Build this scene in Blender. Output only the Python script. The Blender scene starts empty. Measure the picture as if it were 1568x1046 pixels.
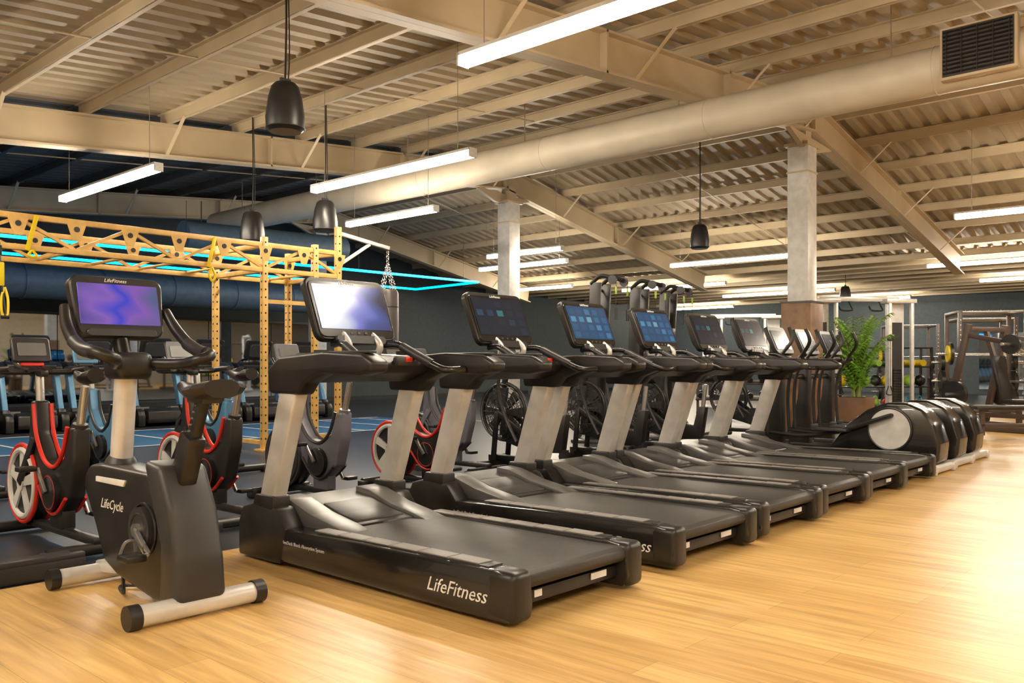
import bpy, bmesh, math, random
from mathutils import Vector, Matrix
random.seed(7)
D2R = math.radians
scene = bpy.context.scene

# ------------------------------------------------------------------ materials
MATS = {}
def mat(name, col, rough=0.5, metal=0.0, emit=None, estr=0.0, var=0.06, scale=8.0, coat=0.0, bump=0.0):
    if name in MATS: return MATS[name]
    m = bpy.data.materials.new(name); m.use_nodes = True
    nt = m.node_tree; b = nt.nodes['Principled BSDF']
    b.inputs['Roughness'].default_value = rough
    b.inputs['Metallic'].default_value = metal
    if coat: b.inputs['Coat Weight'].default_value = coat
    tc = nt.nodes.new('ShaderNodeTexCoord')
    nz = nt.nodes.new('ShaderNodeTexNoise'); nz.inputs['Scale'].default_value = scale
    nz.inputs['Detail'].default_value = 3
    nt.links.new(tc.outputs['Object'], nz.inputs['Vector'])
    rp = nt.nodes.new('ShaderNodeValToRGB')
    a = [max(0, c*(1-var*2)) for c in col]; c2 = [min(1, c*(1+var*2)) for c in col]
    rp.color_ramp.elements[0].position = .3; rp.color_ramp.elements[1].position = .7
    rp.color_ramp.elements[0].color = (*a, 1); rp.color_ramp.elements[1].color = (*c2, 1)
    nt.links.new(nz.outputs['Fac'], rp.inputs['Fac'])
    nt.links.new(rp.outputs['Color'], b.inputs['Base Color'])
    if bump:
        bp = nt.nodes.new('ShaderNodeBump'); bp.inputs['Strength'].default_value = bump
        bp.inputs['Distance'].default_value = .01
        n2 = nt.nodes.new('ShaderNodeTexNoise'); n2.inputs['Scale'].default_value = scale*12
        nt.links.new(tc.outputs['Object'], n2.inputs['Vector'])
        nt.links.new(n2.outputs['Fac'], bp.inputs['Height']); nt.links.new(bp.outputs['Normal'], b.inputs['Normal'])
    if emit:
        b.inputs['Emission Color'].default_value = (*emit, 1); b.inputs['Emission Strength'].default_value = estr
    MATS[name] = m; return m

BLACK = mat('black_plastic', (.016, .015, .015), .36, var=.15)
GLOSS = mat('black_gloss_plastic', (.012, .0115, .0115), .2, coat=.3)
CHAR = mat('charcoal_plastic', (.034, .034, .036), .4)
GREYP = mat('grey_plastic', (.13, .13, .13), .35)
STRIPG = mat('grey_foot_strip', (.20, .19, .18), .5)
BELT = mat('tread_belt_rubber', (.030, .028, .026), .5, bump=.2, scale=20)
SILVER = mat('silver_paint', (.68, .67, .65), .3, metal=.25)
BLUEST = mat('blue_steel_paint', (.10, .25, .42), .35, metal=.2)
STEEL = mat('steel', (.6, .6, .6), .25, metal=.9)
RED = mat('red_plastic', (.65, .03, .015), .35)
WHITE = mat('white_paint', (.62, .61, .59), .4)
LGREY = mat('light_grey_disc', (.55, .55, .54), .4)
CREAM = mat('cream_steel_paint', (.48, .39, .26), .5, var=.04, scale=2)
DECK = mat('roof_deck_paint', (.34, .275, .185), .55, var=.06, scale=1.2)
DARKDECK = mat('dark_roof_bay', (.06, .055, .05), .6)  # darker tone for deck and purlins of the back-left roof bay
DUCTM = mat('duct_paint', (.52, .46, .36), .45, var=.05, scale=2)
BLUEDUCT = mat('blue_duct_paint', (.09, .14, .19), .5)
WALLM = mat('dark_slate_wall_paint', (.045, .062, .072), .7)
WALLC = mat('cream_wall_paint', (.55, .5, .42), .7)
TIMBER = mat('rig_yellow_steel', (.74, .46, .14), .4, var=.08)
YEL = mat('yellow_strap', (.85, .62, .0), .5)
GREEN = mat('lime_plastic', (.35, .6, .05), .5)
TEAL = mat('teal_plastic', (.03, .30, .38), .5)
LEAF = mat('palm_leaf', (.26, .50, .07), .45, var=.3, scale=6)
STEM = mat('palm_stem', (.25, .3, .08), .6)
POT = mat('brown_pot', (.17, .085, .04), .6)
BROWNW = mat('brown_cladding', (.25, .14, .075), .5, var=.15, scale=5)
GRILLE = mat('dark_grille', (.03, .025, .02), .5)
NEON = mat('blue_neon_tube', (.0, .4, .8), .4, emit=(.0, .42, 1.0), estr=6)
LED = mat('led_diffuser', (.9, .9, .9), .4, emit=(1.0, .87, .69), estr=98)
RACKB = mat('rack_brown_steel', (.08, .055, .045), .4)
GREYBIKE = mat('grey_frame_paint', (.13, .13, .16), .35)
TEXTW = mat('white_lettering', (.75, .75, .75), .5)
MIRROR = mat('mirror_glass', (.45, .5, .55), .03, metal=1.0, var=0)
BAG = mat('bag_leather', (.07, .06, .06), .4)
PLATFORM = mat('platform_rubber', (.02, .02, .022), .5, bump=.2)

def screen_mat(name, kind):
    m = bpy.data.materials.new(name); m.use_nodes = True
    nt = m.node_tree; b = nt.nodes['Principled BSDF']
    b.inputs['Base Color'].default_value = (.01, .01, .015, 1); b.inputs['Roughness'].default_value = .15
    uv = nt.nodes.new('ShaderNodeUVMap')
    mp = nt.nodes.new('ShaderNodeMapping'); nt.links.new(uv.outputs['UV'], mp.inputs['Vector'])
    rp = nt.nodes.new('ShaderNodeValToRGB'); e = rp.color_ramp.elements
    if kind in ('blur', 'purple'):
        nz = nt.nodes.new('ShaderNodeTexNoise'); nz.inputs['Scale'].default_value = 2.2; nz.inputs['Detail'].default_value = 0
        nt.links.new(mp.outputs['Vector'], nz.inputs['Vector']); 
        sx = nt.nodes.new('ShaderNodeSeparateXYZ'); nt.links.new(mp.outputs['Vector'], sx.inputs[0])
        ad = nt.nodes.new('ShaderNodeMath'); ad.operation = 'ADD'
        ml = nt.nodes.new('ShaderNodeMath'); ml.operation = 'MULTIPLY'; ml.inputs[1].default_value = .7
        nt.links.new(nz.outputs['Fac'], ml.inputs[0])
        nt.links.new(sx.outputs['X'], ad.inputs[0]); nt.links.new(ml.outputs[0], ad.inputs[1])
        sc = nt.nodes.new('ShaderNodeMath'); sc.operation = 'MULTIPLY'; sc.inputs[1].default_value = .7
        nt.links.new(ad.outputs[0], sc.inputs[0]); nt.links.new(sc.outputs[0], rp.inputs['Fac'])
        if kind == 'blur':
            cols = [(.15, (.75, .75, .8)), (.45, (.5, .54, .65)), (.62, (.16, .18, .55)), (.78, (.06, .09, .30)), (1.0, (.03, .03, .05))]
        else:
            cols = [(.15, (.05, .05, .20)), (.4, (.20, .10, .42)), (.58, (.04, .05, .48)), (.72, (.20, .09, .38)), (1.0, (.08, .10, .22))]
    else:
        br = nt.nodes.new('ShaderNodeTexBrick')
        br.inputs['Scale'].default_value = 1.0; br.offset = 0.0
        br.inputs['Brick Width'].default_value = .2; br.inputs['Row Height'].default_value = .24
        br.inputs['Mortar Size'].default_value = .04
        br.inputs['Color1'].default_value = (.0, .0, .0, 1); br.inputs['Color2'].default_value = (.75, .75, .75, 1)
        br.inputs['Mortar'].default_value = (.0, .0, .0, 1)
        nt.links.new(mp.outputs['Vector'], br.inputs['Vector']); nt.links.new(br.outputs['Color'], rp.inputs['Fac'])
        if kind == 'ui':
            cols = [(.0, (.006, .013, .022)), (.4, (.008, .02, .035)), (.6, (.015, .06, .10)), (.75, (.04, .28, .2))]
        else:
            cols = [(.0, (.012, .06, .13)), (.35, (.02, .12, .25)), (.6, (.08, .25, .40)), (.75, (.22, .38, .4))]
    e[0].position = cols[0][0]; e[0].color = (*cols[0][1], 1)
    e[1].position = cols[-1][0]; e[1].color = (*cols[-1][1], 1)
    for p, c in cols[1:-1]:
        q = e.new(p); q.color = (*c, 1)
    nt.links.new(rp.outputs['Color'], b.inputs['Emission Color']); b.inputs['Emission Strength'].default_value = 1.1
    return m
SCR_UI = screen_mat('console_screen_menu', 'ui')
SCR_BLUE = screen_mat('console_screen_blue', 'blue')
SCR_BLUR = screen_mat('console_screen_bright', 'blur')
SCR_PUR = screen_mat('console_screen_purple', 'purple')

# ------------------------------------------------------------------ builder
class MB:
    def __init__(s): s.v = []; s.f = []; s.m = []; s.uv = {}; s.mats = []
    def mi(s, m):
        if m not in s.mats: s.mats.append(m)
        return s.mats.index(m)
    def add(s, vs, fs, m, uv=None):
        o = len(s.v); k = s.mi(m)
        s.v += [tuple(v) for v in vs]
        for i, f in enumerate(fs):
            if uv: s.uv[len(s.f)] = uv[i]
            s.f.append([a+o for a in f]); s.m.append(k)
    def bm(s, b, m):
        b.verts.index_update()
        s.add([v.co[:] for v in b.verts], [[v.index for v in f.verts] for f in b.faces], m); b.free()
    def box(s, c, d, m, bev=0.0, rot=None, seg=2):
        b = bmesh.new(); bmesh.ops.create_cube(b, size=1)
        for v in b.verts: v.co = Vector((v.co.x*d[0], v.co.y*d[1], v.co.z*d[2]))
        if bev > 0: bmesh.ops.bevel(b, geom=b.edges[:], offset=min(bev, min(d)*.49), segments=seg, affect='EDGES', profile=.5)
        R = rot if rot else Matrix.Identity(3)
        for v in b.verts: v.co = R @ v.co + Vector(c)
        s.bm(b, m)
    def beam(s, p0, p1, w, h, m, bev=0.0, up=(0, 0, 1)):
        p0 = Vector(p0); p1 = Vector(p1); z = (p1-p0); L = z.length; z.normalize()
        u = Vector(up)
        if abs(z.dot(u)) > .98: u = Vector((0, 1, 0))
        x = u.cross(z).normalized(); y = z.cross(x)
        R = Matrix((x, y, z)).transposed()
        s.box((p0+p1)/2, (w, h, L), m, bev, R)
    def prism(s, pts, x0, x1, m, bev=0.0, axis='x', seg=2):
        b = bmesh.new()
        def P(p, x):
            return (x, p[0], p[1]) if axis == 'x' else ((p[0], x, p[1]) if axis == 'y' else (p[0], p[1], x))
        a = [b.verts.new(P(p, x0)) for p in pts]; c = [b.verts.new(P(p, x1)) for p in pts]
        b.faces.new(a); b.faces.new(c[::-1]); n = len(pts)
        for i in range(n): b.faces.new([a[i], c[i], c[(i+1) % n], a[(i+1) % n]])
        bmesh.ops.recalc_face_normals(b, faces=b.faces[:])
        if bev > 0:
            eds = [e for e in b.edges if e.calc_length() > bev*.5]
            bmesh.ops.bevel(b, geom=eds, offset=bev, segments=seg, affect='EDGES', profile=.5, clamp_overlap=True)
        s.bm(b, m)
    def tube(s, path, r, m, seg=10, curve=True, closed=False, sub=5, sq=1.0):
        P = [Vector(p) for p in path]; R = r if isinstance(r, (list, tuple)) else [r]*len(P)
        if curve and len(P) > 2:
            Q = []; RR = []; n = len(P); rng = n if closed else n-1
            for i in range(rng):
                g = (lambda k: P[k % n]) if closed else (lambda k: P[max(0, min(n-1, k))])
                p0, p1, p2, p3 = g(i-1), g(i), g(i+1), g(i+2)
                for j in range(sub):
                    t = j/sub
                    Q.append(.5*((2*p1)+(-p0+p2)*t+(2*p0-5*p1+4*p2-p3)*t*t+(-p0+3*p1-3*p2+p3)*t**3))
                    RR.append(R[i]*(1-t)+R[(i+1) % n]*t)
            if not closed: Q.append(P[-1]); RR.append(R[-1])
            P, R = Q, RR
        n = len(P); vs = []; prev = None
        for i in range(n):
            if closed: t = P[(i+1) % n]-P[i-1]
            else: t = P[min(n-1, i+1)]-P[max(0, i-1)]
            t.normalize()
            if prev is None:
                u = Vector((0, 0, 1)) if abs(t.z) < .9 else Vector((1, 0, 0))
                a = t.cross(u).normalized()
            else:
                a = prev-t*prev.dot(t); a.normalize()
            prev = a; b = t.cross(a)
            for k in range(seg):
                th = 2*math.pi*k/seg
                vs.append(P[i]+R[i]*(math.cos(th)*a+math.sin(th)*b*sq))
        fs = []
        for i in range(n if closed else n-1):
            i2 = (i+1) % n
            for k in range(seg):
                k2 = (k+1) % seg
                fs.append([i*seg+k, i*seg+k2, i2*seg+k2, i2*seg+k])
        if not closed:
            fs.append(list(range(seg))[::-1]); fs.append([(n-1)*seg+k for k in range(seg)])
        s.add(vs, fs, m)
    def cyl(s, p0, p1, r, m, r1=None, seg=20):
        s.tube([p0, p1], [r, r if r1 is None else r1], m, seg=seg, curve=False)
    def ring(s, c, R, r, m, axis='x', n=28, seg=8):
        c = Vector(c); path = []
        for i in range(n):
            a = 2*math.pi*i/n; p = (math.cos(a)*R, math.sin(a)*R)
            path.append(c+Vector({'x': (0, p[0], p[1]), 'y': (p[0], 0, p[1]), 'z': (p[0], p[1], 0)}[axis]))
        s.tube(path, r, m, seg=seg, curve=False, closed=True)
    def plate(s, c, U, V, w, h, t, rad, m, uv=False, taper=0.0):
        c = Vector(c); U = Vector(U).normalized(); V = Vector(V).normalized(); N = U.cross(V)
        pts = []
        for cx, cy, a0 in ((w/2-rad, h/2-rad, 0), (-w/2+rad, h/2-rad, 90), (-w/2+rad, -h/2+rad, 180), (w/2-rad, -h/2+rad, 270)):
            for k in range(5):
                a = D2R(a0+k*22.5); pts.append((cx+rad*math.cos(a), cy+rad*math.sin(a)))
        pts = [(x*(1-taper*(.5-y/h)), y) for x, y in pts]
        n = len(pts); e = min(t*.3, .008)
        vs = []
        for (sc, off) in ((0, -t/2), (e, -t/2+e), (e, t/2-e), (0, t/2)):
            for x, y in pts:
                k = 1 if sc else 1-2*e/max(w, h)
                vs.append(c+U*x*k+V*y*k+N*off)
        fs = []
        for l in range(3):
            for i in range(n):
                j = (i+1) % n; fs.append([l*n+i, l*n+j, (l+1)*n+j, (l+1)*n+i])
        s.add(vs, fs, m)
        s.add([vs[i] for i in range(n)], [list(range(n))[::-1]], m)
        s.add([vs[3*n+i] for i in range(n)], [list(range(n))], m, uv=[[(x/w+.5, y/h+.5) for x, y in pts]])
    def text(s, txt, pos, U, V, size, m, ext=.0008, shear=0.0):
        cu = bpy.data.curves.new('t', 'FONT'); cu.body = txt; cu.size = size; cu.extrude = ext; cu.resolution_u = 2; cu.shear = shear
        ob = bpy.data.objects.new('t', cu); scene.collection.objects.link(ob)
        bpy.context.view_layer.update()
        me = bpy.data.meshes.new_from_object(ob.evaluated_get(bpy.context.evaluated_depsgraph_get()))
        U = Vector(U).normalized(); V = Vector(V).normalized(); N = U.cross(V)
        s.add([Vector(pos)+U*v.co.x+V*v.co.y+N*v.co.z for v in me.vertices], [list(p.vertices) for p in me.polygons], m)
        bpy.data.objects.remove(ob); bpy.data.curves.remove(cu); bpy.data.meshes.remove(me)
    def saddle(s, c, L, W, m, m2=None):
        c = Vector(c); secs = []; n = 11; k = 12
        for i in range(n):
            t = i/(n-1); y = -L/2+L*t
            w = W/2*(1-.0*t) if t < .25 else W/2*(1-((t-.25)/.75)**.8*.82)
            if t < .12: w *= (.6+.4*t/.12)
            hh = .035*(1-.35*t); ring = []
            for j in range(k):
                a = 2*math.pi*j/k
                ring.append(c+Vector((math.cos(a)*w, y, math.sin(a)*hh*(1 if math.sin(a) > 0 else 1.3)+.02*(1-math.sin(t*math.pi)))))
            secs.append(ring)
        vs = [p for r in secs for p in r]; fs = []
        for i in range(n-1):
            for j in range(k): fs.append([i*k+j, i*k+(j+1) % k, (i+1)*k+(j+1) % k, (i+1)*k+j])
        fs.append(list(range(k))[::-1]); fs.append([(n-1)*k+j for j in range(k)])
        s.add(vs, fs, m)
    def mesh(s, name):
        me = bpy.data.meshes.new(name); me.from_pydata(s.v, [], s.f)
        for m in s.mats: me.materials.append(m)
        me.polygons.foreach_set('material_index', s.m)
        uvl = me.uv_layers.new(name='UVMap')
        for fi, u in s.uv.items():
            p = me.polygons[fi]
            for li, c in zip(p.loop_indices, u): uvl.data[li].uv = c
        b = bmesh.new(); b.from_mesh(me); bmesh.ops.recalc_face_normals(b, faces=b.faces[:]); b.to_mesh(me); b.free()
        me.polygons.foreach_set('use_smooth', [True]*len(me.polygons))
        me.set_sharp_from_angle(angle=D2R(38)); me.update()
        return me
    def obj(s, name, loc=(0, 0, 0), rz=0):
        return place(s.mesh(name), name, loc, rz)

def place(me, name, loc, rz=0, sc=1.0):
    o = bpy.data.objects.new(name, me); scene.collection.objects.link(o)
    o.location = loc; o.rotation_euler = (0, 0, D2R(rz)); o.scale = (sc, sc, sc); return o
def setmat(o, idx_mat, new):
    for i, sl in enumerate(o.material_slots):
        if o.data.materials[i] == idx_mat:
            sl.link = 'OBJECT'; sl.material = new

# ------------------------------------------------------------------ room
RIDGE, EAVE = 13.8, 22.5
SL, SR = .088, -.19
def rc(x):
    if x <= RIDGE: return 5.16+SL*(x-RIDGE)
    if x <= EAVE: return 5.16+SR*(x-RIDGE)
    return 5.16+SR*(EAVE-RIDGE)
def rd(x): return rc(x)+.40      # underside of roof deck
X0, X1, Y0, Y1 = -4.0, 36.0, -7.0, 22.0

def deck(name, xs, ya, yb, m):
    vs = []; prof = []; y = ya; per = .30
    while y < yb-1e-6:
        for dy, dz in ((0, 0), (.12, 0), (.15, .055), (.27, .055)):
            if y+dy <= yb: prof.append((y+dy, dz))
        y += per
    prof.append((yb, 0)); n = len(prof)
    for x in xs:
        for (yy, dz) in prof: vs.append((x, yy, rd(x)+dz))
    fs = [[i*n+k, (i+1)*n+k, (i+1)*n+k+1, i*n+k+1] for i in range(len(xs)-1) for k in range(n-1)]
    me = bpy.data.meshes.new(name); me.from_pydata(vs, [], fs); me.materials.append(m)
    return place(me, name, (0, 0, 0))
deck('ceiling', [X0, RIDGE], Y0, 12.8, DECK)
deck('ceiling', [X0, RIDGE], 12.8, Y1, DARKDECK)
deck('ceiling', [RIDGE, EAVE, X1], Y0, Y1, DECK)

# wood floor
def wood_mat():
    m = bpy.data.materials.new('oak_plank_vinyl'); m.use_nodes = True; nt = m.node_tree; N = nt.nodes; Lk = nt.links
    b = N['Principled BSDF']; tc = N.new('ShaderNodeTexCoord')
    mp = N.new('ShaderNodeMapping'); mp.inputs['Rotation'].default_value = (0, 0, D2R(90)); Lk.new(tc.outputs['Object'], mp.inputs['Vector'])
    br = N.new('ShaderNodeTexBrick'); br.offset = .37; br.inputs['Scale'].default_value = 1
    br.inputs['Brick Width'].default_value = 1.25; br.inputs['Row Height'].default_value = .18
    br.inputs['Mortar Size'].default_value = .0012; br.inputs['Bias'].default_value = 0
    br.inputs['Color1'].default_value = (.64, .415, .155, 1); br.inputs['Color2'].default_value = (.79, .545, .23, 1)
    br.inputs['Mortar'].default_value = (.45, .27, .09, 1)
    Lk.new(mp.outputs['Vector'], br.inputs['Vector'])
    mp2 = N.new('ShaderNodeMapping'); mp2.inputs['Scale'].default_value = (9, .7, 1); Lk.new(tc.outputs['Object'], mp2.inputs['Vector'])
    nz = N.new('ShaderNodeTexNoise'); nz.inputs['Scale'].default_value = 2.5; nz.inputs['Detail'].default_value = 6; nz.inputs['Distortion'].default_value = .6
    Lk.new(mp2.outputs['Vector'], nz.inputs['Vector'])
    rp = N.new('ShaderNodeValToRGB'); rp.color_ramp.elements[0].position = .32; rp.color_ramp.elements[1].position = .68
    rp.color_ramp.elements[0].color = (.74, .66, .56, 1); rp.color_ramp.elements[1].color = (1.10, 1.08, 1.02, 1)
    Lk.new(nz.outputs['Fac'], rp.inputs['Fac'])
    mx = N.new('ShaderNodeMix'); mx.data_type = 'RGBA'; mx.blend_type = 'MULTIPLY'; mx.inputs['Factor'].default_value = 1
    Lk.new(br.outputs['Color'], mx.inputs['A']); Lk.new(rp.outputs['Color'], mx.inputs['B'])
    Lk.new(mx.outputs['Result'], b.inputs['Base Color'])
    b.inputs['Roughness'].default_value = .33
    return m
def rubber_mat():
    m = bpy.data.materials.new('rubber_floor'); m.use_nodes = True; nt = m.node_tree; N = nt.nodes; Lk = nt.links
    b = N['Principled BSDF']; tc = N.new('ShaderNodeTexCoord')
    nz = N.new('ShaderNodeTexNoise'); nz.inputs['Scale'].default_value = 160; Lk.new(tc.outputs['Object'], nz.inputs['Vector'])
    rp = N.new('ShaderNodeValToRGB'); rp.color_ramp.elements[0].position = .62; rp.color_ramp.elements[1].position = .68
    rp.color_ramp.elements[0].color = (.020, .023, .03, 1); rp.color_ramp.elements[1].color = (.07, .09, .11, 1)
    Lk.new(nz.outputs['Fac'], rp.inputs['Fac']); Lk.new(rp.outputs['Color'], b.inputs['Base Color']); b.inputs['Roughness'].default_value = .35
    return m
def quad(name, x0, x1, y0, y1, z, m, th=.05):
    b = MB(); b.box(((x0+x1)/2, (y0+y1)/2, z-th/2), (x1-x0, y1-y0, th), m); return b.obj(name)
quad('floor', X0, X1, Y0, 4.62, 0, wood_mat(), .1)
RUB = rubber_mat()
quad('floor', X0, X1, 4.62, Y1, 0, RUB, .1)
TURF = mat('blue_turf_and_reflections', (.02, .09, .20), .45, var=.2, scale=30)  # track blue, with the rubber floor's blue reflections put into the colour
b = MB()
b.box((6.0, 12.75, .004), (11, 2.9, .008), TURF)
for i in range(12): b.box((1.0+i, 12.75, .009), (.05, 2.8, .004), WHITE)
b.box((6, 11.35, .009), (11, .06, .004), WHITE); b.box((6, 14.15, .009), (11, .06, .004), WHITE)
b.obj('turf_track')

b = MB(); b.box(((X0+X1)/2, Y1+.1, 2.6), (X1-X0, .2, 6.2), WALLM); b.obj('wall_back')
b = MB(); b.box((X1+.1, (Y0+Y1)/2, 2.2), (.2, Y1-Y0, 4.6), WALLM); b.obj('wall_right')
b = MB(); b.box((X0-.1, (Y0+Y1)/2, 2.6), (.2, Y1-Y0, 6.2), WALLC); b.obj('wall_left')
b = MB(); b.box(((X0+X1)/2, Y0-.1, 2.6), (X1-X0, .2, 6.2), WALLC); b.obj('wall_front')
b = MB(); b.box((16, Y1-.02, .06), (39, .03, .12), BLACK); b.obj('baseboard_back')
b = MB()
for i in range(7): b.box((3.2+i*1.95, Y1-.03, 1.25), (1.93, .03, 2.1), MIRROR)
b.box((9.05, Y1-.04, 2.34), (13.8, .05, .06), BLACK); b.obj('wall_mirror')
b = MB()
for i in range(7): b.box((X1-.03, -4+i*1.95, 1.25), (.03, 1.93, 2.1), MIRROR)
b.obj('wall_mirror')

# rafters
def ibeam(b, p0, p1, d, w, m, t=.03):
    p0 = Vector(p0); p1 = Vector(p1); u = Vector((0, 0, 1))
    b.beam(p0, p1, t*.8, d, m, up=(0, 0, 1))
    for sg in (-1, 1): b.beam(p0+u*sg*(d/2-t/2), p1+u*sg*(d/2-t/2), w, t, m)
for Yr in (-1.0, 5.85, 12.7, 19.5):
    b = MB()
    ibeam(b, (X0, Yr, rc(X0)), (RIDGE, Yr, rc(RIDGE)), .5, .22, CREAM)
    ibeam(b, (RIDGE, Yr, rc(RIDGE)), (EAVE, Yr, rc(EAVE)), .5, .22, CREAM)
    for x in (RIDGE, 8.0, 10.9, 18.0): b.box((x, Yr, rc(x)), (.03, .22, .5), CREAM)
    b.prism([(RIDGE-.9, rc(RIDGE)-.3), (RIDGE+.9, rc(RIDGE)-.4), (RIDGE+.25, rc(RIDGE)-.55), (RIDGE-.25, rc(RIDGE)-.55)], Yr-.04, Yr+.04, CREAM, axis='y')
    x = X0+.6
    while x < EAVE:
        for sg in (-1, 1):
            b.beam((x, Yr+sg*.1, rc(x)-.22), (x, Yr+sg*.65, rc(x)+.27), .05, .012, CREAM)
        x += 2.4
    b.obj('roof_rafter')
b = MB(); x = X0+.6
while x < X1:
    z = rc(x)+.25
    def pr(ya, yb, mm):
        b.box((x, (ya+yb)/2, z+.075), (.016, yb-ya, .15), mm)
        b.box((x+.03, (ya+yb)/2, z+.008), (.06, yb-ya, .016), mm)
        b.box((x-.03, (ya+yb)/2, z+.142), (.06, yb-ya, .016), mm)
        b.box((x+.055, (ya+yb)/2, z+.02), (.01, yb-ya, .03), mm)
    if x < RIDGE: pr(Y0, 12.8, CREAM); pr(12.8, Y1, DARKDECK)
    else: pr(Y0, Y1, CREAM)
    x += 1.2
b.obj('roof_purlins')
b = MB()
for yy in (2.6, 9.4, 16.0):
    b.tube([(X0, yy, rc(X0)+.26), (RIDGE, yy, rc(RIDGE)+.26), (EAVE, yy, rc(EAVE)+.26)], .012, CREAM, seg=6, curve=False)
b.obj('roof_tie_rods')

# columns
def column(x, y, clad):
    b = MB(); top = rc(x)-.5
    b.box((x, y, top/2), (.35, .35, top), WHITE, .01)
    b.box((x, y, top+.02), (.5, .4, .05), CREAM); b.box((x, y, top-.42), (.37, .37, .03), CREAM)
    b.box((x, y, top+.18), (.22, .22, .36), CREAM)
    if clad:
        b.box((x, y, 1.05), (.50, .50, 2.1), BROWNW, .01); b.box((x, y, 2.11), (.52, .52, .03), BLACK)
    b.obj('support_column')
column(13.7, 5.93, True); column(14.0, 12.7, False); column(13.8, 19.5, False)

# main duct
b = MB(); DX, DZ, DR = 10.3, 4.36, .262
b.tube([(DX, Y0, DZ), (DX, 18.5, DZ)], DR, DUCTM, seg=48, curve=False)
for i in range(9): b.ring((DX, Y0+1.5+i*2.8, DZ), DR+.001, .005, DUCTM, axis='y', n=32, seg=6)
for i in range(9):
    yy = -5+i*2.8; b.cyl((DX, yy, DZ+DR), (DX, yy, rd(DX)-.01), .008, STEEL, seg=6)
b.obj('ventilation_duct')
b = MB(); gy = 2.42; gz = DZ+.06
b.box((DX-.26, gy, gz), (.12, .74, .56), CREAM, .01)
b.box((DX-.325, gy, gz), (.02, .68, .5), GRILLE)
for i in range(11): b.box((DX-.342, gy, gz-.22+i*.044), (.02, .66, .012), BLACK, rot=Matrix.Rotation(D2R(30), 3, 'Y'))
for i in range(5): b.box((DX-.345, gy-.3+i*.15, gz), (.012, .01, .48), BLACK)
b.obj('air_vent_grille')
b = MB(); b.tube([(-2, 19.6, 2.85), (15, 19.6, 2.85)], .36, BLUEDUCT, seg=32, curve=False)
for i in range(11): b.ring((-1.5+i*1.6, 19.6, 2.85), .365, .015, BLUEDUCT, axis='x', n=32, seg=6)
for i in range(6): b.cyl((-1+i*3, 19.6, 3.2), (-1+i*3, 19.6, 3.8), .01, BLACK, seg=6)
b.obj('ventilation_duct')
b = MB(); b.tube([(8.6, 16.8, 3.75), (12.6, 16.8, 3.85)], .3, BLUEDUCT, seg=28, curve=False)
for xx in (9.0, 12.2): b.cyl((xx, 16.8, 4.0), (xx, 16.8, 4.5), .01, BLACK, seg=6)
b.obj('ventilation_duct')

# LED strips, and unseen ones added as fill
def strip(x, ya, yb, z=3.6):
    b = MB(); b.box((0, 0, 0), (.115, yb-ya, .085), LED, .02)
    b.box((0, 0, .055), (.12, yb-ya, .03), WHITE)
    for e in (-1, 1): b.box((0, e*(yb-ya)/2, .012), (.12, .02, .11), WHITE)
    top = rd(x)-z-.01
    for e in (-1, 1): b.cyl((0, e*(yb-ya)*.42, .05), (0, e*(yb-ya)*.42, top), .004, STEEL, seg=5)
    b.obj('led_strip_light', (x, (ya+yb)/2, z))
for x, ya, yb in ((5.05, 2.0, 5.1), (7.3, 7.2, 10.4), (5.15, 10.7, 13.8), (9.5, 10.2, 12.5), (14.5, 11.6, 13.8),
                  (16.3, 12.9, 15.8), (21.5, 16.8, 19.2), (18.9, 8.3, 11.6), (24.0, 12.8, 16.6), (28.5, 11.2, 15.3),
                  (33.3, 10.3, 13.6), (23.3, 3.6, 6.8), (15.9, 1.0, 4.2), (28.3, 3.6, 6.8), (33.5, 17.5, 21),
                  (2.2, -3.4, -.2), (7.3, -3.5, -.3), (11.6, -3.5, -.3), (-1.5, 2.5, 5.7), (.9, 7.0, 10.0), (19.5, -3.5, -.4), (-1.5, -3.5, -.3)):  # this row: out-of-view strips added to brighten the floor and fill the room
    strip(x, ya, yb)

# blue neon loop
b = MB(); zc = 3.2
pts = [(4.0, 15.6, zc), (15.7, 15.3, zc), (16.0, 18.0, zc), (4.0, 18.0, zc)]
for i in range(3): b.beam(pts[i], pts[i+1], .05, .05, NEON)
for x in (4.5, 8, 12, 15.2):
    b.cyl((x, 15.6 - (x-4)*.0256, zc), (x, 15.6-(x-4)*.0256, 4.2), .005, BLACK, seg=5)
b.obj('neon_light_loop')

# speakers
def speaker(x, y, z, s=1.0):
    b = MB(); h = .42*s
    b.tube([(0, 0, -h/2), (0, 0, -h/2+.03), (0, 0, -h*.2), (0, 0, h*.2), (0, 0, h/2-.03), (0, 0, h/2)], [.135*s, .165*s, .168*s, .145*s, .118*s, .09*s], BLACK, seg=28, curve=False)
    b.ring((0, 0, -h/2+.03), .166*s, .005, CHAR, axis='z')
    b.box((0, 0, h/2+.02), (.1*s, .03, .05), CHAR, .005)
    top = rd(x)-z-.01
    b.tube([(0, 0, h/2+.03), (.012, 0, h/2+.5*(top-h/2)), (0, 0, top)], .009, BLACK, seg=6)
    b.tube([(.03, 0, h/2+.03), (.05, 0.01, h/2+.3*(top-h/2)), (0.02, 0, top)], .006, BLACK, seg=6)
    b.obj('hanging_speaker', (x, y, z))
speaker(4.25, 6.48, 3.32); speaker(13.4, 7.65, 3.33); speaker(26.5, 10.1, 3.3); speaker(7.78, 10.8, 3.33, 1.1); speaker(7.34, 12.1, 3.25, 1.15)

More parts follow.
